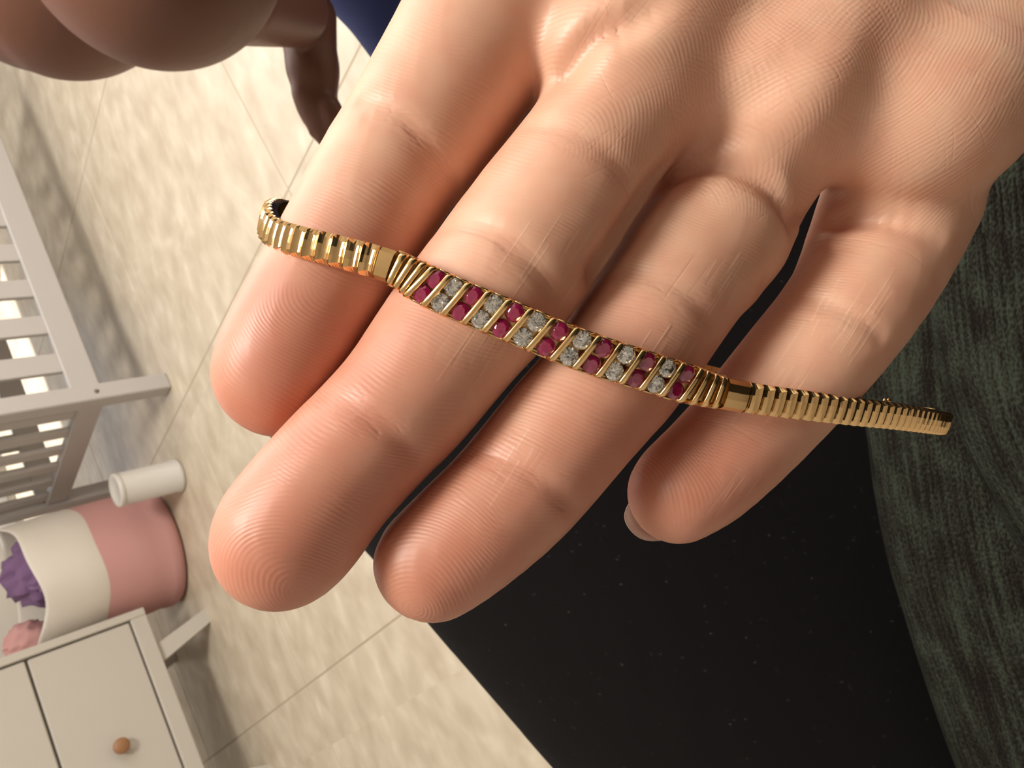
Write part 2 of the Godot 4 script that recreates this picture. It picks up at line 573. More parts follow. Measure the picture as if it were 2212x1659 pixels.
# a cushion whose rounded near edge follows measured points at height h
func cushion(edge: Array, h: float, r: float, deep: float, wav: float) -> ArrayMesh:
	var e: Array = spline(edge, 90)
	var along := (on_height(1925, 1500, 0.5) - on_height(1895, 700, 0.5)).normalized()
	var across := along.cross(Vector3.UP)
	if across.dot(on_height(2200, 1000, 0.5) - on_height(1900, 1000, 0.5)) < 0:
		across = -across
	var n := noise(41, 6.0, 2)
	var st := st_new()
	st.set_smooth_group(0)
	var rows := []
	for k in 15:
		rows.append(k)
	for q in e:
		var p := on_height(q.x, q.y, h)
		var pr := []
		pr.append(Vector2(deep, -0.16))
		pr.append(Vector2(0.0, -0.16))
		pr.append(Vector2(0.0, -r * 2.2))
		for k in 8:
			var a := PI / 2 * k / 7.0
			pr.append(Vector2(r * (1.0 - cos(a)), -r * (1.0 - sin(a))))
		for k in 14:
			pr.append(Vector2(r + (deep - r) * pow((k + 1.0) / 14.0, 1.5), 0.0))
		var len := 0.0
		for k in pr.size():
			var v: Vector2 = pr[k]
			var w: Vector3 = p + across * v.x + Vector3.UP * v.y
			if v.y > -r * 1.5:
				w.y += wav * (n.get_noise_2d(w.x, w.z) + 0.6 * sin(v.x * 40.0)) * clampf(v.x / 0.02, 0, 1)
			if k > 1:
				len += pr[k].distance_to(pr[k - 1])
			st.set_uv(Vector2(len, w.dot(along)) / 0.28)
			st.add_vertex(w)
	var m := 3 + 8 + 14
	for i in e.size() - 1:
		for k in m - 1:
			var a := i * m + k
			var b := a + m
			for q in [a, b, b + 1, a, b + 1, a + 1]:
				st.add_index(q)
	st.generate_normals()
	return st.commit()


# ------------------------------------------------------------------ smooth bodies: tapered capsules joined by a smooth minimum, meshed as surface nets
var ba := PackedVector3Array()
var bd := PackedVector3Array()
var bl := PackedFloat32Array()
var br := PackedFloat32Array()
var bt := PackedFloat32Array()
var bg := PackedInt32Array()
var k_body := 7.0        # among the bones of group 0
var k_limb := 0.5        # among other groups
var k_join := 3.0        # between group 0 and the rest
var slot := 0.0          # width of the cleft between other groups


func bones_clear(body: float, limb: float, join: float) -> void:
	ba.clear()
	bd.clear()
	bl.clear()
	br.clear()
	bt.clear()
	bg.clear()
	k_body = body
	k_limb = limb
	k_join = join


func bone(a: Vector3, b: Vector3, ra: float, rb: float, g := 0) -> void:
	ba.append(a)
	bd.append(b - a)
	bl.append(1.0 / maxf((b - a).length_squared(), 1e-12))
	br.append(ra)
	bt.append(rb - ra)
	bg.append(g)


func smin(a: float, b: float, k: float) -> float:
	var h := maxf(k - absf(a - b), 0.0) / k
	return minf(a, b) - h * h * k * 0.25


func bone_d(i: int, p: Vector3) -> float:
	var q := p - ba[i]
	var t := clampf(q.dot(bd[i]) * bl[i], 0.0, 1.0)
	return (q - bd[i] * t).length() - br[i] - bt[i] * t


func field(p: Vector3, act: PackedInt32Array) -> float:
	var body := 1e3
	var limbs := 1e3
	var one := 1e3
	var cur := -1
	var second := 1e3
	for i in act:
		var q := p - ba[i]
		var dd := bd[i]
		var t := clampf(q.dot(dd) * bl[i], 0.0, 1.0)
		var d := (q - dd * t).length() - br[i] - bt[i] * t
		var g := bg[i]
		if g == 0:
			var h := k_body - absf(d - body)
			body = minf(d, body) - (h * h * 0.25 / k_body if h > 0.0 else 0.0)
		elif g != cur:
			second = minf(second, maxf(limbs, one))
			limbs = minf(limbs, one)
			one = d
			cur = g
		else:
			one = minf(one, d)
	second = minf(second, maxf(limbs, one))
	limbs = minf(limbs, one)
	if slot > 0.0:        # touching fingers stay apart by a narrow cleft
		limbs = -smin(-limbs, (second - limbs - slot * clampf(1.0 + limbs / 9.0, 0.0, 1.0)) * 0.5, 0.4)
	return smin(body, limbs, k_join)


func nearby(c: Vector3, from: PackedInt32Array, reach: float, out: PackedInt32Array) -> float:
	var ds := PackedFloat32Array()
	var least := 1e9
	for i in from:
		var d := bone_d(i, c)
		ds.append(d)
		least = minf(least, d)
	for k in from.size():
		if ds[k] < least + reach:
			out.append(from[k])
	return least


func nets(lo: Vector3, hi: Vector3, cell: float) -> Array:
	var s16 := Vector3i(((hi - lo) / (cell * 16.0)).ceil())
	var n := s16 * 16
	var w := n.x + 1
	var wh := w * (n.y + 1)
	var vals := PackedFloat32Array()
	vals.resize(wh * (n.z + 1))
	vals.fill(1e9)
	var cid := PackedInt32Array()
	cid.resize(vals.size())
	cid.fill(-1)
	var all := PackedInt32Array(range(ba.size()))
	var kk := maxf(k_body, k_join)
	var blocks := []
	for bz in s16.z:
		for by in s16.y:
			for bx in s16.x:
				var o := Vector3i(bx, by, bz) * 16
				var rad := 8.0 * cell * 1.74
				var a16 := PackedInt32Array()
				var d16 := nearby(lo + (Vector3(o) + Vector3(8, 8, 8)) * cell, all, 2.0 * rad + kk * 2.0, a16)
				if d16 > rad + kk or (slot <= 0.0 and d16 < -rad - kk):
					continue
				for z in range(o.z, o.z + 16, 4):
					for y in range(o.y, o.y + 16, 4):
						for x in range(o.x, o.x + 16, 4):
							var c := lo + Vector3(x + 2, y + 2, z + 2) * cell
							var r4 := 2.0 * cell * 1.74
							var act := PackedInt32Array()
							var d4 := nearby(c, a16, 2.0 * r4 + kk, act)
							if d4 > r4 + kk or (slot <= 0.0 and d4 < -r4 - 0.01 * cell):
								continue
							var f := field(c, act)
							if absf(f) > r4 * 1.3:
								continue
							blocks.append(Vector3i(x, y, z))
							for zz in range(z, z + 5):
								for yy in range(y, y + 5):
									var at := zz * wh + yy * w + x
									for xx in range(x, x + 5):
										if vals[at] > 1e8:
											vals[at] = field(lo + Vector3(xx, yy, zz) * cell, act)
										at += 1
	var verts := PackedVector3Array()
	var idx := PackedInt32Array()
	var off := PackedInt32Array([0, 1, w, w + 1, wh, wh + 1, wh + w, wh + w + 1])
	var cells := PackedInt32Array()
	var corner := [Vector3(0, 0, 0), Vector3(1, 0, 0), Vector3(0, 1, 0), Vector3(1, 1, 0), Vector3(0, 0, 1), Vector3(1, 0, 1), Vector3(0, 1, 1), Vector3(1, 1, 1)]
	var e0 := PackedInt32Array([0, 2, 4, 6, 0, 1, 4, 5, 0, 1, 2, 3])
	var e1 := PackedInt32Array([1, 3, 5, 7, 2, 3, 6, 7, 4, 5, 6, 7])
	for b: Vector3i in blocks:
		for z in range(b.z, b.z + 4):
			for y in range(b.y, b.y + 4):
				for x in range(b.x, b.x + 4):
					var at := z * wh + y * w + x
					var neg := 0
					for k in 8:
						if vals[at + off[k]] < 0.0:
							neg += 1
					if neg == 0 or neg == 8:
						continue
					var sum := Vector3.ZERO
					var cnt := 0
					for e in 12:
						var va := vals[at + off[e0[e]]]
						var vb := vals[at + off[e1[e]]]
						if (va < 0.0) != (vb < 0.0):
							sum += (corner[e0[e]] as Vector3).lerp(corner[e1[e]], va / (va - vb))
							cnt += 1
					cid[at] = verts.size()
					verts.append(lo + (Vector3(x, y, z) + sum / cnt) * cell)
					cells.append(at)
	var steps := PackedInt32Array([1, w, wh])
	for ci in cells.size():
		var at := cells[ci]
		var v0 := vals[at]
		for ax in 3:
			var v1 := vals[at + steps[ax]]
			if (v0 < 0.0) == (v1 < 0.0):
				continue
			var u := steps[(ax + 1) % 3]
			var v := steps[(ax + 2) % 3]
			if at - u - v < 0:
				continue
			var a := cid[at - u - v]
			var b := cid[at - u]
			var c := cid[at]
			var d := cid[at - v]
			if a < 0 or b < 0 or d < 0:
				continue
			# a=(-,-) b=(-u.. v) : clockwise seen from outside
			if v0 < 0.0:
				idx.append_array(PackedInt32Array([a, b, c, a, c, d]))
			else:
				idx.append_array(PackedInt32Array([a, c, b, a, d, c]))
	return [verts, idx]


func normals_of(v: PackedVector3Array, idx: PackedInt32Array) -> PackedVector3Array:
	var n := PackedVector3Array()
	n.resize(v.size())
	for i in range(0, idx.size(), 3):
		var a := v[idx[i]]
		var f := (a - v[idx[i + 2]]).cross(a - v[idx[i + 1]])
		n[idx[i]] += f
		n[idx[i + 1]] += f
		n[idx[i + 2]] += f
	for i in n.size():
		n[i] = n[i].normalized()
	return n


func net_mesh(data: Array, smooth := 1) -> ArrayMesh:
	var arr := []
	arr.resize(Mesh.ARRAY_MAX)
	arr[Mesh.ARRAY_VERTEX] = data[0]
	arr[Mesh.ARRAY_NORMAL] = normals_of(data[0], data[1])
	arr[Mesh.ARRAY_INDEX] = data[1]
	var m := ArrayMesh.new()
	m.add_surface_from_arrays(Mesh.PRIMITIVE_TRIANGLES, arr)
	return m


func bounds(pad: float) -> AABB:
	var b := AABB(ba[0], Vector3.ZERO)
	for i in ba.size():
		b = b.expand(ba[i])
		b = b.expand(ba[i] + bd[i])
	return b.grow(pad)


# ------------------------------------------------------------------ the person sitting beside: bent bare legs and a foot, blue clothing
func neighbour() -> void:
	var o := thing("person", "person sitting beside, out of frame, with bent bare brown legs and blue clothing", "person")
	bones_clear(0.012, 0.006, 0.012)
	# near knee, thigh and the shin behind it (measured points, distance, radius)
	bone(P(315, -160, 0.52), P(330, -130, 0.52), 0.084, 0.081, 0)
	bone(P(330, -150, 0.52), P(700, -700, 0.60), 0.084, 0.085, 0)
	bone(P(420, -60, 0.60), P(640, 20, 0.75), 0.050, 0.030, 0)
	bone(P(505, -10, 0.62), P(625, 25, 0.74), 0.036, 0.030, 0)
	# other knee, a little further
	bone(P(120, -92, 0.60), P(80, -100, 0.60), 0.090, 0.088, 1)
	bone(P(120, -90, 0.60), P(420, -700, 0.66), 0.088, 0.092, 1)
	# foot with toes pointing to the floor side
	bone(P(662, 40, 0.80), P(676, 150, 0.80), 0.031, 0.025, 0)
	bone(P(676, 150, 0.80), P(686, 215, 0.805), 0.024, 0.021, 0)
	var toes := [[652, 205, 668, 258, 0.0085], [664, 222, 682, 285, 0.0085], [680, 235, 697, 300, 0.0088], [697, 240, 712, 300, 0.009], [714, 238, 730, 292, 0.0125]]
	for i in 5:
		var t: Array = toes[i]
		bone(P(t[0], t[1], 0.793), P(t[2], t[3], 0.80), t[4], t[4] * 0.88, 2 + i)
	var b := bounds(0.1)
	part("body", net_mesh(nets(b.position, b.end, 0.0045)), M.brown_skin, o)
	bones_clear(0.02, 0.01, 0.01)
	bone(P(806, -90, 0.86), P(1010, 220, 0.86), 0.068, 0.058, 0)
	bone(P(806, -90, 0.86), P(700, -600, 0.80), 0.068, 0.11, 0)
	bone(P(420, -640, 0.68), P(700, -640, 0.64), 0.115, 0.105, 0)
	b = bounds(0.14)
	part("shorts", net_mesh(nets(b.position, b.end, 0.008)), M.blue_cotton, o)


# ------------------------------------------------------------------ the bangle
var rp := PackedVector3Array()     # centre line in world
var rq := PackedVector3Array()     # the same as measured (x, y, distance)
var rT := PackedVector3Array()
var rN := PackedVector3Array()
var rB := PackedVector3Array()
var rs := PackedFloat32Array()
var rlen := 0.0


func ring_curve() -> void:
	var front := [[577, 478, 87.5], [589, 502, 83.6], [645, 522, 79.2], [720, 541, 77.0], [800, 562, 75.9], [862, 583, 75.4], [925, 618, 74.8], [1000, 652, 74.4], [1100, 693, 74.2], [1200, 735, 74.4], [1290, 769, 75.0], [1390, 800, 76.2], [1475, 827, 77.6], [1560, 849, 79.4], [1640, 863, 81.4], [1740, 876, 84.6], [1840, 889, 89], [1930, 899, 94.5], [2000, 909, 101], [2033, 914, 107]]
	var back := [[2038, 912, 112], [2005, 905, 117], [1900, 889, 121], [1700, 853, 124.5], [1400, 775, 126], [1100, 672, 124], [850, 562, 118], [690, 487, 109], [612, 457, 99], [583, 462, 92]]
	var pts := []
	for q in front + back:
		pts.append(Vector3(q[0], q[1], q[2] * 0.001))
	pts.append(pts[0])
	# closed: let the ends lean on each other
	var ext: Array = [pts[-3], pts[-2]] + pts + [pts[1], pts[2]]
	var n := ext.size()
	var all: Array = spline(ext, (n - 1) * 40 + 1)
	var q0 := PackedVector3Array()
	for i in range(80, all.size() - 80):
		q0.append(all[i])
	for v in q0:
		rq.append(v)
		rp.append(P(v.x, v.y, v.z))
	for r in 3:      # ease the wobble of measured points
		var c := rp.duplicate()
		var m := rp.size() - 1
		for i in m:
			var a := Vector3.ZERO
			for k in range(-9, 10):
				a += rp[posmod(i + k, m)]
			c[i] = a / 19.0
		c[m] = c[0]
		rp = c
	rs.append(0.0)
	for i in range(1, rp.size()):
		rs.append(rs[i - 1] + rp[i].distance_to(rp[i - 1]))
	rlen = rs[-1]
	var mid := Vector3.ZERO
	for p in rp:
		mid += p
	mid /= rp.size()
	var pn := (P(2040, 915, 0.107) - P(582, 478, 0.090)).cross(P(1240, 752, 0.0745) - P(1200, 700, 0.125)).normalized()
	if pn.dot(-CB.y) < 0:
		pn = -pn
	var m := rp.size() - 1
	for i in rp.size():
		var t := (rp[(i + 3) % m] - rp[posmod(i - 3, m)]).normalized()
		var bb := (pn - t * pn.dot(t)).normalized()
		var nn := t.cross(bb)
		if nn.dot(rp[i] - mid) < 0:
			nn = -nn
		rT.append(t)
		rB.append(bb)
		rN.append(nn)


func ring_at(s: float) -> Transform3D:      # axes: x along the ring, y outward, z across the band towards the fingertips
	s = fposmod(s, rlen)
	var a := 0
	var b := rs.size() - 1
	while b - a > 1:
		var c := (a + b) / 2
		if rs[c] <= s:
			a = c
		else:
			b = c
	var t := (s - rs[a]) / maxf(rs[b] - rs[a], 1e-9)
	return Transform3D(Basis(rT[a].lerp(rT[b], t).normalized(), rN[a].lerp(rN[b], t).normalized(), rB[a].lerp(rB[b], t).normalized()), rp[a].lerp(rp[b], t))


func ring_s(x: float, y: float) -> float:      # where along the ring the measured point of its front lies
	var best := 1e9
	var out := 0.0
	for i in range(0, 19 * 40):
		var d := Vector2(rq[i].x - x, rq[i].y - y).length()
		if d < best:
			best = d
			out = rs[i]
	return out


func on_ring(s: float, t: float, n: float, b: float) -> Vector3:      # millimetres from the centre line
	var f := ring_at(s + t * 0.001)
	return f.origin + f.basis.y * n * 0.001 + f.basis.z * b * 0.001


# a length of band: cross-section rows at positions t (mm), each a list of (b, n)
func band(s: float, ts: Array, rows: Array, slant := 0.0) -> ArrayMesh:
	var st := st_new()
	st.set_smooth_group(-1)
	var g := []
	for i in ts.size():
		var line := []
		for v: Vector2 in rows[i]:
			line.append(on_ring(s, ts[i] - slant * v.x, v.y, v.x))
		g.append(line)
	var m: int = g[0].size()
	for i in ts.size() - 1:
		for k in m:
			var j := (k + 1) % m
			quad(st, g[i][k], g[i][j], g[i + 1][j], g[i + 1][k])
	for i in [0, ts.size() - 1]:
		var c := Vector3.ZERO
		for v in g[i]:
			c += v / m
		for k in m:
			var j := (k + 1) % m
			var tri := [c, g[i][j], g[i][k]] if i == 0 else [c, g[i][k], g[i][j]]
			for v in tri:
				st.add_vertex(v)
	st.generate_normals()
	return st.commit()


func link_rows(p: float, flat: bool) -> Array:
	var ts := []
	var rows := []
	var n := 9
	for i in n:
		var t := -1.0 + 2.0 * i / (n - 1)
		var h := 0.92 if flat else 0.44 + 0.46 * pow(absf(t), 1.8)
		var side := 0.36 if flat else -0.18 + 0.55 * pow(absf(t), 2.4)
		var face := 1.22 if flat else 1.02 + 0.38 * pow(absf(t), 1.5)
		var w := 1.62
		ts.append(t * p * 0.487)
		rows.append([Vector2(-1.45, -0.85), Vector2(-w, -0.7), Vector2(-w, side), Vector2(-face, h * 0.90), Vector2(-0.4, h), Vector2(0.4, h), Vector2(face, h * 0.90), Vector2(w, side), Vector2(w, -0.7), Vector2(1.45, -0.85)])
	return [ts, rows]


func brilliant(r: float) -> ArrayMesh:      # round cut stone, table up
	var st := st_new()
	st.set_smooth_group(-1)
	var tab := []
	var gird := []
	var star := []
	var low := []
	for k in 8:
		tab.append(Vector3(cos(TAU * k / 8) * 0.56, 0.34, sin(TAU * k / 8) * 0.56) * r)
		star.append(Vector3(cos(TAU * (k + 0.5) / 8) * 0.80, 0.19, sin(TAU * (k + 0.5) / 8) * 0.80) * r)
	for k in 16:
		gird.append(Vector3(cos(TAU * k / 16), 0.03, sin(TAU * k / 16)) * r)
		low.append(Vector3(cos(TAU * k / 16), -0.03, sin(TAU * k / 16)) * r)
	var culet := Vector3(0, -0.86, 0) * r
	var tri := func(a: Vector3, b: Vector3, c: Vector3) -> void:
		var nn := (a - c).cross(a - b)
		if nn.dot((a + b + c) / 3.0 + Vector3(0, 0.2 * r, 0)) < 0:
			var x := b
			b = c
			c = x
		for v in [a, b, c]:
			st.add_vertex(v)
	for k in 8:
		var j := (k + 1) % 8
		tri.call(Vector3(0, 0.34, 0) * r, tab[k], tab[j])
		tri.call(tab[k], tab[j], star[k])
		tri.call(tab[k], star[k], gird[2 * k])
		tri.call(tab[j], star[k], gird[(2 * k + 2) % 16])
		tri.call(star[k], gird[2 * k], gird[2 * k + 1])
		tri.call(star[k], gird[2 * k + 1], gird[(2 * k + 2) % 16])
	for k in 16:
		var j := (k + 1) % 16
		tri.call(gird[k], gird[j], low[k])
		tri.call(gird[j], low[j], low[k])
	for k in 8:
		var mid: Vector3 = (low[2 * k] + low[(2 * k + 2) % 16]) * 0.26 + culet * 0.5
		tri.call(low[2 * k], low[2 * k + 1], mid)
		tri.call(low[2 * k + 1], low[(2 * k + 2) % 16], mid)
		tri.call(low[2 * k], mid, culet)
		tri.call(low[(2 * k + 2) % 16], mid, culet)
	st.generate_normals()
	return st.commit()


# a rib laid across the band, bent down over both sides
func rib(st: SurfaceTool, s: float, half: float, top: float, reach: float, slant: float) -> void:
	var path := [Vector2(-reach + 0.06, -1.0), Vector2(-reach, -0.2), Vector2(-reach + 0.10, top - 0.30), Vector2(-reach + 0.42, top - 0.06), Vector2(-0.7, top), Vector2(0.7, top), Vector2(reach - 0.42, top - 0.06), Vector2(reach - 0.10, top - 0.30), Vector2(reach, -0.2), Vector2(reach - 0.06, -1.0)]
	var prev := []
	for i in path.size():
		var c: Vector2 = path[i]
		var dir: Vector2 = (path[mini(i + 1, path.size() - 1)] - path[maxi(i - 1, 0)]).normalized()
		var nn := Vector2(-dir.y, dir.x)
		var ring := []
		for q in [[-half, -0.5], [-half, -0.12], [-half * 0.72, 0.0], [half * 0.72, 0.0], [half, -0.12], [half, -0.5]]:
			var v: Vector2 = c + nn * q[1]
			ring.append(on_ring(s, q[0] - slant * c.x, v.y, v.x))
		if i > 0:
			for k in 5:
				quad(st, prev[k], ring[k], ring[k + 1], prev[k + 1])
		prev = ring


func bracelet() -> void:
	ring_curve()
	var o := thing("bracelet", "gold bangle with diagonal channels of rubies and diamonds, worn round the four fingers", "bracelet")
	var s0 := ring_s(820, 568)
	var s1 := ring_s(848, 578)
	var s2 := ring_s(1560, 850)
	var s3 := ring_s(1604, 857)
	# links all the way round outside the set front
	var span := rlen - (s3 - s0)
	var n := int(round(span / 0.00166))
	var p := span / n * 1000.0
	var lr: Array = link_rows(p, false)
	for i in n:
		part("link", band(s3 + (i + 0.5) * p * 0.001, lr[0], lr[1]), M.gold_polished, o)
	for e in [[s0, s1], [s2, s3]]:
		var q: float = (e[1] - e[0]) * 1000.0
		var fr: Array = link_rows(q, true)
		part("end_block", band((e[0] + e[1]) / 2, fr[0], fr[1]), M.gold, o)
	# bed under the stones
	var ts := []
	var rows := []
	var lb := (s2 - s1) * 1000.0
	for i in 61:
		ts.append(lb * i / 60.0)
		rows.append([Vector2(-1.5, -0.95), Vector2(-1.82, -0.6), Vector2(-1.82, -0.1), Vector2(-1.6, -0.1), Vector2(-1.5, -0.5), Vector2(1.5, -0.5), Vector2(1.6, -0.1), Vector2(1.82, -0.1), Vector2(1.82, -0.6), Vector2(1.5, -0.95)])
	part("bed", band(s1, ts, rows), M.gold_soft, o)
	# diagonal bars
	var bars := [[912, 612], [946, 630.5], [985.5, 650.5], [1028, 669.5], [1073, 688], [1116.5, 709], [1165, 729], [1215.5, 750], [1263.5, 766.5], [1310.5, 784], [1357.5, 799], [1401, 814], [1442.5, 826], [1484.5, 835]]
	var sl := 0.32
	var sb := []
	for b in bars:
		var s := ring_s(b[0], b[1])
		sb.append(s)
		var st := st_new()
		st.set_smooth_group(0)
		rib(st, s, 0.32, 1.02, 2.08, sl)
		st.index()
		st.generate_normals()
		part("setting_bar", st.commit(), M.gold, o)
	# end ribs
	for e in [[860, 583, 0.36, 1.80, 0.08], [879, 592, 0.34, 1.88, 0.14], [896, 602, 0.30, 1.98, 0.20], [1507, 838, 0.34, 2.0, 0.22], [1528, 843, 0.36, 1.9, 0.14], [1547, 847, 0.36, 1.8, 0.06]]:
		var st := st_new()
		st.set_smooth_group(0)
		rib(st, ring_s(e[0], e[1]), e[2], 0.94, e[3], e[4])
		st.index()
		st.generate_normals()
		part("end_rib", st.commit(), M.gold, o)
	# stones, two in each channel
	var ms := brilliant(0.00094)
	for i in 13:
		var s: float = (sb[i] + sb[i + 1]) / 2
		var w: float = (sb[i + 1] - sb[i]) * 1000.0
		for k: float in [-0.93, 0.93]:
			var f := ring_at(s - sl * k * 0.001)
			var bs := f.basis.rotated(f.basis.y.normalized(), 0.3 * i + k)
			var sc := minf(1.0, w / 2.05)
			bs = bs.orthonormalized().rotated(f.basis.x.normalized(), 0.10 * sin(i * 2.3 + k)) * Basis.from_scale(Vector3(1, 1, 1) * (0.93 + 0.07 * sc))
			var wh := f.origin + f.basis.y * 0.00050 + f.basis.z * k * 0.001
			part("ruby" if i % 2 == 0 else "diamond", ms, M.ruby if i % 2 == 0 else M.diamond, o, Transform3D(bs, wh))
	# little scallops of the gallery along both sides
	var gs := st_new()
	gs.set_smooth_group(0)
	for i in 13:
		var s: float = (sb[i] + sb[i + 1]) / 2
		for k: float in [-1.0, 1.0]:
			var rows2 := []
			for a in 9:
				var t := -0.85 + 1.7 * a / 8.0
				var hh := 0.15 - 0.55 * t * t
				rows2.append([t, hh])
			for a in 8:
				var pa: Array = rows2[a]
				var pb: Array = rows2[a + 1]
				var q := []
				for r in [pa, pb]:
					for c in [[1.78, 0.0], [2.02, 0.0], [2.02, -0.32], [1.78, -0.32]]:
						q.append(on_ring(s, r[0] - sl * k * 2.0, r[1] + c[1], c[0] * k))
				for c in 4:
					var d := (c + 1) % 4
					quad(gs, q[c], q[d], q[4 + d], q[4 + c])
	gs.index()
	gs.generate_normals()
	part("gallery", gs.commit(), M.gold_soft, o)
	# safety catch: two tiny beads on the far side of the ring
	var sp := SphereMesh.new()
	sp.radius = 0.00032
	sp.height = 0.00082
	sp.radial_segments = 16
	sp.rings = 10
	for x: float in [1911.5, 1919.5]:
		part("catch_bead", sp, M.gold, o, Transform3D(CB.orthonormalized(), P(x, 866, 0.117)))
	var pl := CylinderMesh.new()
	pl.top_radius = 0.00016
	pl.bottom_radius = 0.00016
	pl.height = 0.0016
	part("catch_pin", pl, M.gold, o, Transform3D(CB.orthonormalized(), P(1915.5, 874, 0.1175)))


# ------------------------------------------------------------------ the person: right hand, palm up, and black leggings
var HT := Transform3D.IDENTITY       # hand frame: x from little finger to index, y out of the palm, z towards the wrist; millimetres inside
const TEX := 2048
const TX0 := -62.0                   # the part of the palm plane that the skin texture covers, mm
const TZ0 := -62.0
const TW := 118.0
var skin_h := PackedFloat32Array()   # relief of the skin, tenths of a millimetre
var skin_c := PackedFloat32Array()   # paler (+) or redder (-) lines
var valleys := []                    # deep creases, as geometry: [points, width, depth]


func H(x: float, y: float, d: float) -> Vector3:      # measured point to hand millimetres
	return HT.affine_inverse() * P(x, y, d * 0.001) * 1000.0


func hp(x: float, y: float) -> Vector2:               # measured point of the palm's surface to the palm plane
	var o := HT.affine_inverse() * CO
	var r := HT.basis.inverse() * (CB * Vector3((x - 1106.0) / F, -(y - 829.5) / F, -1.0))
	var q := o + r * ((0.0075 - o.y) / r.y)
	return Vector2(q.x, q.z) * 1000.0


func hps(a: Array) -> Array:
	var out := []
	for q in a:
		out.append(hp(q[0], q[1]))
	return out


var fingers := [
	# stations along each finger: x, y, half width in pixels, distance in mm
	[[1085, -10, 190, 92], [1032, 86, 176, 91], [918, 268, 163, 90], [832, 386, 151, 89], [752, 535, 150, 88], [674, 676, 152, 87], [628, 760, 150, 86.5], [605, 803, 142, 86.5]],
	[[1390, 170, 160, 89], [1274, 340, 160, 87], [1171, 487, 172, 85.6], [1065, 630, 173, 84.6], [975, 735, 164, 83.5], [882, 858, 155, 82.3], [802, 942, 152, 81.3], [710, 1042, 155, 80.2], [628, 1142, 157, 79.5], [606, 1171, 146, 79.5]],
	[[1632, 322, 160, 94.2], [1537, 499, 169, 92.8], [1455, 599, 163, 90.6], [1343, 782, 153, 87.6], [1265, 872, 151, 85.8], [1133, 1034, 146, 84.4], [1054, 1113, 142, 83.2], [979, 1177, 137, 82.6], [937, 1210, 131, 82.4]],
	[[1945, 430, 162, 100], [1889, 561, 150, 98], [1829, 672, 137, 95], [1709, 818, 133, 93.4], [1604, 938, 125, 92], [1522, 1018, 120, 90.8], [1480, 1050, 114, 90.2], [1463, 1066, 108, 90]],
]


func person() -> void:
	var o := thing("person", "person in black leggings with the right hand open, palm up, fingers through a bracelet", "person")
	# frame
	var zx := (P(1268, 336, 0.087) + P(1545, 506, 0.090) - P(628, 1142, 0.0795) - P(979, 1177, 0.0826)).normalized()
	var xx := (P(1825, 668, 0.095) - P(832, 386, 0.089)).normalized()
	var yy := zx.cross(-xx).normalized()
	xx = yy.cross(zx).normalized()
	HT = Transform3D(Basis(xx, yy, zx), P(1150, 660, 0.0865))
	# skeleton
	bones_clear(4.5, 0.5, 1.6)
	slot = 0.9
	palm_bones()
	for f in 4:
		var st := []
		for q in fingers[f]:
			st.append(Vector4(q[0], q[1], q[2], q[3]))
		var s: Array = spline(st, st.size() * 2)
		for i in s.size() - 1:
			var a: Vector4 = s[i]
			var b: Vector4 = s[i + 1]
			bone(H(a.x, a.y, a.w), H(b.x, b.y, b.w), a.z * a.w / F, b.z * b.w / F, f + 1)
	# fine net for what the hand shows from near, coarse one for wrist and forearm
	var lo := Vector3(TX0, -34, TZ0)
	var hi := Vector3(TX0 + TW, 24, TZ0 + TW)
	var fine: Array = nets(lo, hi, 0.62)
	var zc := TZ0 + TW - 6.0
	var coarse: Array = nets(Vector3(-110, -60, zc), Vector3(130, 45, zc + 330), 2.6)
	slot = 0.0
	paint_skin()
	var hand := part("hand", hand_mesh(fine, coarse), skin_material(), o, HT)
	hand.set_meta("label", "open right hand, palm up, four straight fingers side by side")
	little_nail(hand)
	leggings(o)


func palm_bones() -> void:
	for q in [
		[1095, -20, 10.6, 91.5, 1560, -900, 14, 97], [1385, 175, 10.2, 89.5, 1900, -800, 14.5, 98],
		[1720, 195, 10.6, 91, 2250, -600, 14.5, 99], [2025, 225, 11.2, 94, 2560, -380, 14.5, 102],
		[1335, 130, 8.6, 87.2, 1500, -80, 9.0, 89], [1680, 205, 9.0, 88.2, 1800, 20, 9.0, 91], [1965, 255, 10.2, 91.0, 2110, 40, 10, 94],
		[1560, -900, 14, 97, 2150, -1050, 16, 104], [1900, -800, 14.5, 98, 2250, -1050, 17, 104], [2250, -600, 14.5, 99, 2350, -1000, 17, 105], [2560, -380, 14.5, 102, 2500, -900, 16, 106],
	]:
		bone(H(q[0], q[1], q[3]), H(q[4], q[5], q[7]), q[2], q[6], 0)
	# thumb, out of the frame, held away from the palm
	bone(H(2000, -1000, 103), H(1500, -860, 100), 15, 14, 0)
	bone(H(1500, -860, 100), H(1010, -760, 99), 12, 9.6, 6)
	bone(H(1010, -760, 99), H(680, -650, 97), 9.4, 8.4, 6)
	# wrist and forearm
	var w := H(2330, -1060, 106)
	bone(w + Vector3(-12, 0, 0), w + Vector3(-12, -18, 260), 17, 30, 0)
	bone(w + Vector3(12, -2, 0), w + Vector3(14, -20, 260), 17, 32, 0)


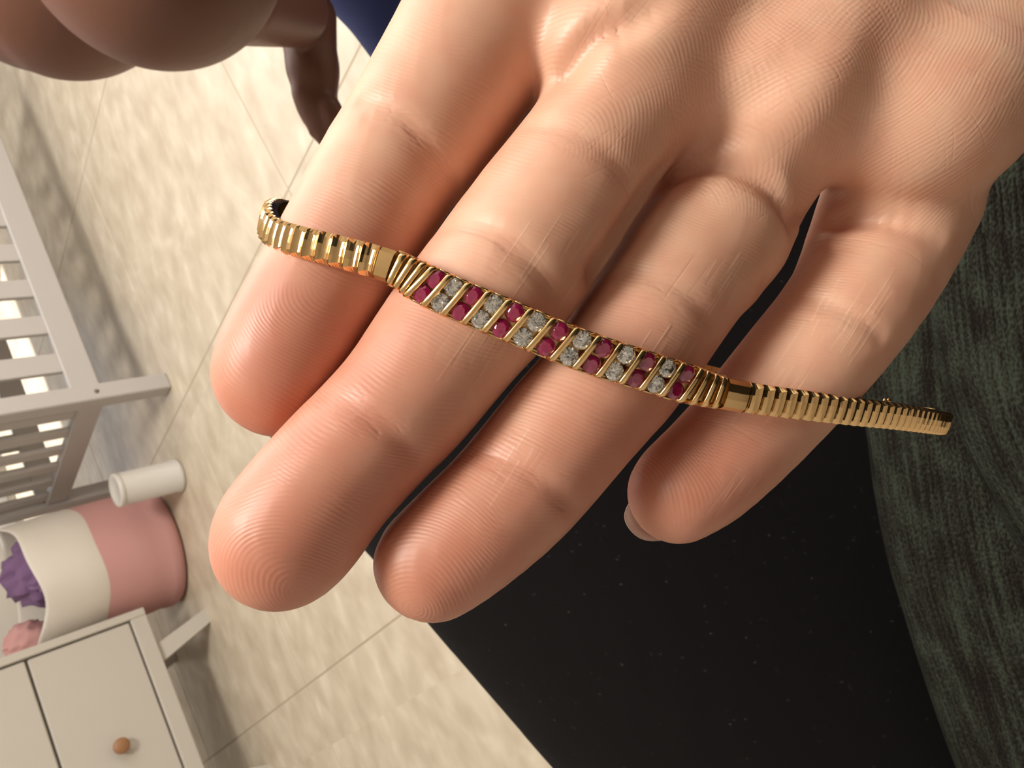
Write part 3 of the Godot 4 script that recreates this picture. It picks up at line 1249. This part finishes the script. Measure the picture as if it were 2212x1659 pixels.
func hand_mesh(fine: Array, coarse: Array) -> ArrayMesh:
	var v := eased(fine[0], fine[1], 2)
	var nn := normals_of(v, fine[1])
	# deep creases pressed into the palm side
	var segs := []
	for c in valleys:
		var pts: Array = c[0]
		for i in pts.size() - 1:
			segs.append([pts[i], pts[i + 1], c[1], c[2] * (c[3][i] if c.size() > 3 else 1.0)])
	var grid := {}
	for s in segs:
		var a: Vector2 = s[0]
		var b: Vector2 = s[1]
		var r: float = s[2] * 2.6
		for gx in range(int(floor((minf(a.x, b.x) - r) / 4)), int(floor((maxf(a.x, b.x) + r) / 4)) + 1):
			for gz in range(int(floor((minf(a.y, b.y) - r) / 4)), int(floor((maxf(a.y, b.y) + r) / 4)) + 1):
				var key := Vector2i(gx, gz)
				if not grid.has(key):
					grid[key] = []
				grid[key].append(s)
	for i in v.size():
		var ny := nn[i].y
		if ny < 0.05:
			continue
		var p := v[i]
		var key := Vector2i(int(floor(p.x / 4)), int(floor(p.z / 4)))
		if not grid.has(key):
			continue
		var most := 0.0
		for s in grid[key]:
			var a: Vector2 = s[0]
			var ab: Vector2 = s[1] - a
			var q := Vector2(p.x, p.z) - a
			var t := clampf(q.dot(ab) / maxf(ab.length_squared(), 1e-9), 0, 1)
			var d := (q - ab * t).length() / float(s[2])
			if d < 2.6:
				most = maxf(most, exp(-d * d) * float(s[3]))
		v[i] = p - (nn[i] + Vector3.UP * 1.5).normalized() * most * minf(1.0, ny * 2.0)
	var verts := PackedVector3Array()
	var uv := PackedVector2Array()
	var col := PackedColorArray()
	var norm := PackedVector3Array()
	var idx := PackedInt32Array()
	var tips := [hp(600, 810), hp(590, 1185), hp(925, 1225), hp(1455, 1080)]
	var base := Color(0.89, 0.70, 0.595).srgb_to_linear()
	var red := Color(0.815, 0.57, 0.475).srgb_to_linear()
	v = eased(v, fine[1], 2)
	for part_ in [[v, fine[1]], [coarse[0], coarse[1]]]:
		var off := verts.size()
		var pv: PackedVector3Array = part_[0]
		var pi_: PackedInt32Array = part_[1]
		norm.append_array(normals_of(pv, pi_))
		for p in pv:
			verts.append(p * 0.001)
			uv.append(Vector2((p.x - TX0) / TW, (p.z - TZ0) / TW))
			var w := 0.0
			for t: Vector2 in tips:
				w = maxf(w, 1.0 - smoothstep(6.0, 25.0, t.distance_to(Vector2(p.x, p.z))))
			col.append(base.lerp(red, w))
		for q in pi_:
			idx.append(q + off)
	var arr := []
	arr.resize(Mesh.ARRAY_MAX)
	arr[Mesh.ARRAY_VERTEX] = verts
	arr[Mesh.ARRAY_NORMAL] = norm
	arr[Mesh.ARRAY_TEX_UV] = uv
	arr[Mesh.ARRAY_COLOR] = col
	arr[Mesh.ARRAY_INDEX] = idx
	var m := ArrayMesh.new()
	m.add_surface_from_arrays(Mesh.PRIMITIVE_TRIANGLES, arr)
	return m


func eased(v: PackedVector3Array, idx: PackedInt32Array, times: int) -> PackedVector3Array:      # each point moved half way to the mean of its neighbours
	for r in times:
		var sum := PackedVector3Array()
		var cnt := PackedInt32Array()
		sum.resize(v.size())
		cnt.resize(v.size())
		for i in range(0, idx.size(), 3):
			var a := idx[i]
			var b := idx[i + 1]
			var c := idx[i + 2]
			sum[a] += v[b] + v[c]
			sum[b] += v[a] + v[c]
			sum[c] += v[a] + v[b]
			cnt[a] += 2
			cnt[b] += 2
			cnt[c] += 2
		for i in v.size():
			if cnt[i] > 6:
				v[i] = v[i].lerp(sum[i] / cnt[i], 0.5)
	return v


func skin_material() -> StandardMaterial3D:
	var m := mat("skin", Color.WHITE, 0.46)
	m.vertex_color_use_as_albedo = true
	m.texture_repeat = false
	var n := noise(3, 0.016, 3)
	var half := TEX / 2
	m.albedo_texture = tex(half, half, func(x, y):
		var k: int = (y * 2) * TEX + x * 2
		var c: float = (skin_c[k] + skin_c[k + 1] + skin_c[k + TEX] + skin_c[k + TEX + 1]) * 0.25
		var b: float = n.get_noise_2d(x, y)
		return Color(0.955 + 0.05 * c + 0.015 * b, 0.93 + 0.10 * c + 0.05 * b, 0.92 + 0.11 * c + 0.055 * b))
	m.heightmap_enabled = true
	m.heightmap_texture = ftex(TEX, TEX, skin_h)
	m.heightmap_scale = 0.01
	m.subsurf_scatter_enabled = true
	m.subsurf_scatter_strength = 0.12
	m.metallic_specular = 0.5
	return m


# a line drawn into the relief (and the colour) of the skin; w in mm, h in tenths of a mm
func stroke(a: Vector2, b: Vector2, w: float, h: float, c := 0.0, head := true, tail := true) -> void:
	var s := TEX / TW
	a = (a - Vector2(TX0, TZ0)) * s
	b = (b - Vector2(TX0, TZ0)) * s
	var r := w * s
	var x0 := maxi(0, int(minf(a.x, b.x) - 2.2 * r))
	var x1 := mini(TEX - 1, int(maxf(a.x, b.x) + 2.2 * r) + 1)
	var y0 := maxi(0, int(minf(a.y, b.y) - 2.2 * r))
	var y1 := mini(TEX - 1, int(maxf(a.y, b.y) + 2.2 * r) + 1)
	var ab := b - a
	var l2 := maxf(ab.length_squared(), 1e-6)
	for y in range(y0, y1 + 1):
		for x in range(x0, x1 + 1):
			var q := Vector2(x, y) - a
			var t := q.dot(ab) / l2
			if (t < 0.0 and not head) or (t >= 1.0 and not tail):
				continue
			t = clampf(t, 0.0, 1.0)
			var d := (q - ab * t).length_squared() / (r * r)
			if d < 4.5:
				var e := exp(-d)
				skin_h[y * TEX + x] += h * e
				skin_c[y * TEX + x] += c * e


func line(pts: Array, w: float, h: float, c := 0.0) -> void:
	for i in pts.size() - 1:
		stroke(pts[i], pts[i + 1], w, h, c, i == 0, i == pts.size() - 2)


# papillary ridges: around centre c with half axes r (turned along dir), curved round the point f; period in mm
func ridges(c: Vector2, dir: Vector2, rl: float, rw: float, f: Vector2, period: float, amp: float, stretch := 1.0, sd := 0.0) -> void:
	var s := TEX / TW
	var ex := maxf(rl, rw) * 1.05
	var o := Vector2(TX0, TZ0)
	var x0 := maxi(0, int((c.x - ex - TX0) * s))
	var x1 := mini(TEX - 1, int((c.x + ex - TX0) * s))
	var y0 := maxi(0, int((c.y - ex - TZ0) * s))
	var y1 := mini(TEX - 1, int((c.y + ex - TZ0) * s))
	var side := Vector2(-dir.y, dir.x)
	for y in range(y0, y1 + 1):
		for x in range(x0, x1 + 1):
			var p := Vector2(x, y) / s + o
			var q := p - c
			var u := q.dot(dir) / rl
			var v := q.dot(side) / rw
			var m := 1.0 - u * u - v * v
			if m <= 0.0:
				continue
			var g := p - f
			var gu := g.dot(dir)
			var gv := g.dot(side) * stretch
			var ph := sqrt(gu * gu + gv * gv) + 0.35 * sin(p.x * 0.55 + sd) + 0.3 * sin(p.y * 0.63 + p.x * 0.2 + sd * 2.0)
			var k := minf(1.0, m * 2.2) * (0.75 + 0.25 * sin(p.x * 1.3 + p.y * 0.9 + sd))
			skin_h[y * TEX + x] += amp * k * sin(ph * TAU / period)


func paint_skin() -> void:
	skin_h.resize(TEX * TEX)
	skin_c.resize(TEX * TEX)
	var rng := RandomNumberGenerator.new()
	rng.seed = 4
	# fingertips: loops
	for t in [[560, 770, 0, 6.5, 9.5, 720, 600], [600, 1150, 1, 7.0, 10.5, 640, 1290], [930, 1200, 2, 6.5, 10.0, 900, 1330], [1475, 1045, 3, 5.5, 9.0, 1330, 1130]]:
		var c := hp(t[0], t[1])
		ridges(c, Vector2(0, 1), t[4], t[3], hp(t[5], t[6]), 0.41, 0.09, 0.9, t[2])
	# finger segments: ridges run across, a little aslant
	for t in [[860, 330, 9, 7], [770, 480, 8, 7], [920, 130, 9, 8], [1180, 400, 8, 7], [1010, 660, 8, 7], [850, 880, 7, 7], [720, 960, 7, 7], [1420, 640, 8, 7], [1230, 900, 7, 6.5], [1100, 1050, 7, 6.5], [1560, 480, 8, 7], [1800, 650, 9, 6.5], [1620, 900, 7, 6], [1900, 520, 8, 6.5]]:
		var c := hp(t[0], t[1])
		ridges(c, Vector2(0, 1), t[2], t[3], c + Vector2(9.0, 26.0), 0.45, 0.085, 1.0, t[0] * 0.01)
	# palm: ridges sweep round the pads
	for t in [[1400, 120, 17, 15, 1180, 330], [1650, 190, 17, 14, 1450, 420], [1960, 250, 17, 14, 1760, 60], [1640, 20, 15, 15, 1400, -300]]:
		ridges(hp(t[0], t[1]), Vector2(0, 1), t[2], t[3], hp(t[4], t[5]), 0.47, 0.085, 1.0, t[0] * 0.01)
	# joint creases: a bundle of fine wrinkles across each joint; x0,y0,x1,y1 and how many
	for j in [
		[775, 190, 1010, 360, 7, 1.5], [800, 215, 960, 330, 6, 2.5], [640, 480, 860, 590, 6, 2.0],
		[1140, 270, 1400, 445, 6, 1.6], [955, 480, 1200, 640, 9, 2.6], [690, 850, 900, 985, 8, 2.2],
		[1475, 350, 1730, 480, 6, 1.6], [1320, 565, 1545, 670, 8, 2.4], [1300, 600, 1500, 720, 5, 2.0], [1010, 980, 1240, 1090, 8, 2.2],
		[1790, 440, 2040, 560, 6, 1.6], [1700, 590, 1940, 705, 9, 2.4], [1510, 860, 1690, 950, 6, 1.8],
	]:
		var a := hp(j[0], j[1])
		var b := hp(j[2], j[3])
		for i in int(j[4]) * 2:
			var t0 := rng.randf() * 0.6
			var t1 := minf(1.0, t0 + 0.2 + rng.randf() * 0.35)
			var off := (rng.randf() - 0.5) * 2.0
			var sh := Vector2(0, 1) * off * float(j[5])
			var mid := a.lerp(b, (t0 + t1) / 2) + sh + Vector2(0, 1) * 0.35
			line(spline([a.lerp(b, t0) + sh, mid, a.lerp(b, t1) + sh + Vector2(0, (rng.randf() - 0.5) * 0.4)], 7), 0.12 + rng.randf() * 0.10, (-0.11 - rng.randf() * 0.15) * (1.0 - 0.6 * absf(off)), -0.06)
	# short dry lines along the fingers and on the palm
	for z in [[1790, 560, 1990, 690, 26], [1600, 760, 1800, 860, 18], [1400, 700, 1520, 800, 16], [1480, 520, 1640, 600, 14], [1010, 640, 1170, 760, 14], [1130, 480, 1290, 590, 10], [1990, 130, 2160, 330, 14], [1620, 1000, 1700, 1080, 6], [1080, 900, 1200, 1000, 8]]:
		for i in z[4]:
			var x: float = lerpf(z[0], z[2], rng.randf())
			var y: float = lerpf(z[1], z[3], rng.randf())
			var l := 40.0 + rng.randf() * 90.0
			var a := hp(x, y)
			var b := hp(x - 0.58 * l + rng.randf() * 10, y + 0.81 * l)
			stroke(a, b, 0.07 + rng.randf() * 0.05, 0.12 if i % 4 else -0.10, 0.5 if i % 4 else 0.0)
	# cross-hatched fine lines of the palm
	for i in 240:
		var x := 1250.0 + rng.randf() * 950.0
		var y := -40.0 + rng.randf() * 460.0
		var an := (0.9 if i % 2 else 2.4) + (rng.randf() - 0.5) * 0.7
		var l := 30.0 + rng.randf() * 80.0
		stroke(hp(x, y), hp(x + cos(an) * l, y + sin(an) * l), 0.08, -0.10, -0.06)
	# deep creases as geometry
	valleys = [
		[spline(hps([[1225, 150], [1275, 104], [1335, 95], [1400, 60]]), 12), 1.7, 2.0, [1, 1, 1, 1, 1, 1, .9, .8, .6, .4, .2, .1]],
		[spline(hps([[1290, 580], [1350, 497], [1420, 394], [1482, 340], [1560, 337], [1640, 372], [1720, 432], [1752, 455]]), 20), 1.1, 2.2],
		[spline(hps([[1752, 455], [1790, 430], [1850, 422], [1930, 432], [2000, 455], [2075, 490]]), 14), 1.25, 2.3, [1, 1, 1, 1, 1, 1, 1, .9, .75, .6, .45, .3, .2, .1]],
		[spline(hps([[1700, -60], [1860, -50], [1960, -2], [2080, 62], [2212, 145], [2300, 220]]), 14), 1.2, 1.3],
		[spline(hps([[1500, 335], [1560, 270], [1640, 200], [1720, 110]]), 8), 2.6, 1.0, [1, 1, .9, .8, .6, .4, .2, .1]],
		[spline(hps([[1765, 440], [1785, 370], [1810, 300], [1840, 220], [1850, 120]]), 8), 2.8, 1.0, [1, 1, .9, .8, .6, .4, .2, .1]],
		[spline(hps([[775, 182], [850, 215], [930, 290], [1010, 360]]), 8), 0.8, 0.55],
		[spline(hps([[1150, 265], [1260, 320], [1340, 385], [1410, 450]]), 8), 0.9, 0.4],
		[spline(hps([[940, 470], [1040, 500], [1130, 570], [1210, 650]]), 8), 1.0, 0.5],
		[spline(hps([[700, 850], [770, 880], [840, 930], [905, 985]]), 8), 0.8, 0.4],
		[spline(hps([[1310, 565], [1400, 590], [1480, 630], [1550, 690]]), 8), 0.9, 0.4],
		[spline(hps([[1000, 985], [1080, 990], [1160, 1030], [1240, 1095]]), 8), 0.8, 0.35],
		[spline(hps([[1700, 592], [1780, 610], [1860, 655], [1945, 715]]), 8), 0.9, 0.45],
		[spline(hps([[1500, 350], [1580, 370], [1680, 430], [1735, 480]]), 8), 0.8, 0.35],
		[spline(hps([[790, 222], [860, 262], [930, 330], [980, 380]]), 8), 0.6, 0.3],
	]


func little_nail(hand: Node3D) -> void:
	var st := st_new()
	st.set_smooth_group(0)
	var c := H(1463, 1066, 90) + Vector3(-0.8, 0, 0)
	var ax := (H(1463, 1066, 90) - H(1522, 1018, 90.8)).normalized()
	var up := Vector3.UP
	var sd := ax.cross(up).normalized()
	up = sd.cross(ax).normalized()
	for face: float in [0.0, 1.0]:
		var ids := []
		for i in 13:
			var u := -1.0 + i / 6.0
			var line_ := []
			for k in 9:
				var f := k / 8.0
				var l := lerpf(-2.0, 6.45 - 0.6 * u * u - 1.3 * u * u * u * u, f)
				var dorsal := 3.0 + 1.7 * (1.0 - u * u) + 0.5 * (1.0 - f) - 0.25 * f
				line_.append((c + ax * l + sd * u * 3.0 - up * (dorsal - 0.35 * face)) * 0.001)
			ids.append(line_)
		for i in 12:
			for k in 8:
				if face > 0.5:
					quad(st, ids[i][k], ids[i][k + 1], ids[i + 1][k + 1], ids[i + 1][k])
				else:
					quad(st, ids[i][k], ids[i + 1][k], ids[i + 1][k + 1], ids[i][k + 1])
	# the free edge between both faces
	for i in 12:
		var q := []
		for e in [[i, 0.0], [i + 1, 0.0], [i + 1, 1.0], [i, 1.0]]:
			var u: float = -1.0 + e[0] / 6.0
			q.append((c + ax * (6.45 - 0.6 * u * u - 1.3 * u * u * u * u) + sd * u * 3.0 - up * (3.0 + 1.7 * (1.0 - u * u) - 0.25 - 0.35 * e[1])) * 0.001)
		quad(st, q[0], q[1], q[2], q[3])
	st.index()
	st.generate_normals()
	part("fingernail", st.commit(), M.nail, hand)


func leggings(o: Node3D) -> void:
	bones_clear(0.06, 0.02, 0.02)
	bone(P(935, 738, 0.42), P(1820, 1732, 0.42), 0.099, 0.104, 0)
	bone(P(1220, 560, 0.45), P(2120, 1560, 0.45), 0.10, 0.11, 0)
	bone(P(1560, 480, 0.46), P(2400, 1350, 0.46), 0.10, 0.12, 0)
	var b := bounds(0.15)
	var m := part("leggings", net_mesh(nets(b.position, b.end, 0.012)), M.black_cotton, o)
	# the upper body behind the camera, in a dark top
	bones_clear(0.08, 0.02, 0.02)
	bone(Vector3(-0.10, 0.60, 0.34), Vector3(-0.08, 0.98, 0.42), 0.15, 0.17, 0)
	bone(Vector3(0.12, 0.60, 0.34), Vector3(0.14, 0.98, 0.42), 0.15, 0.17, 0)
	b = bounds(0.2)
	part("top", net_mesh(nets(b.position, b.end, 0.016)), M.dark_top, o)
	m.set_meta("label", "plain black leggings with specks of lint over the lap")
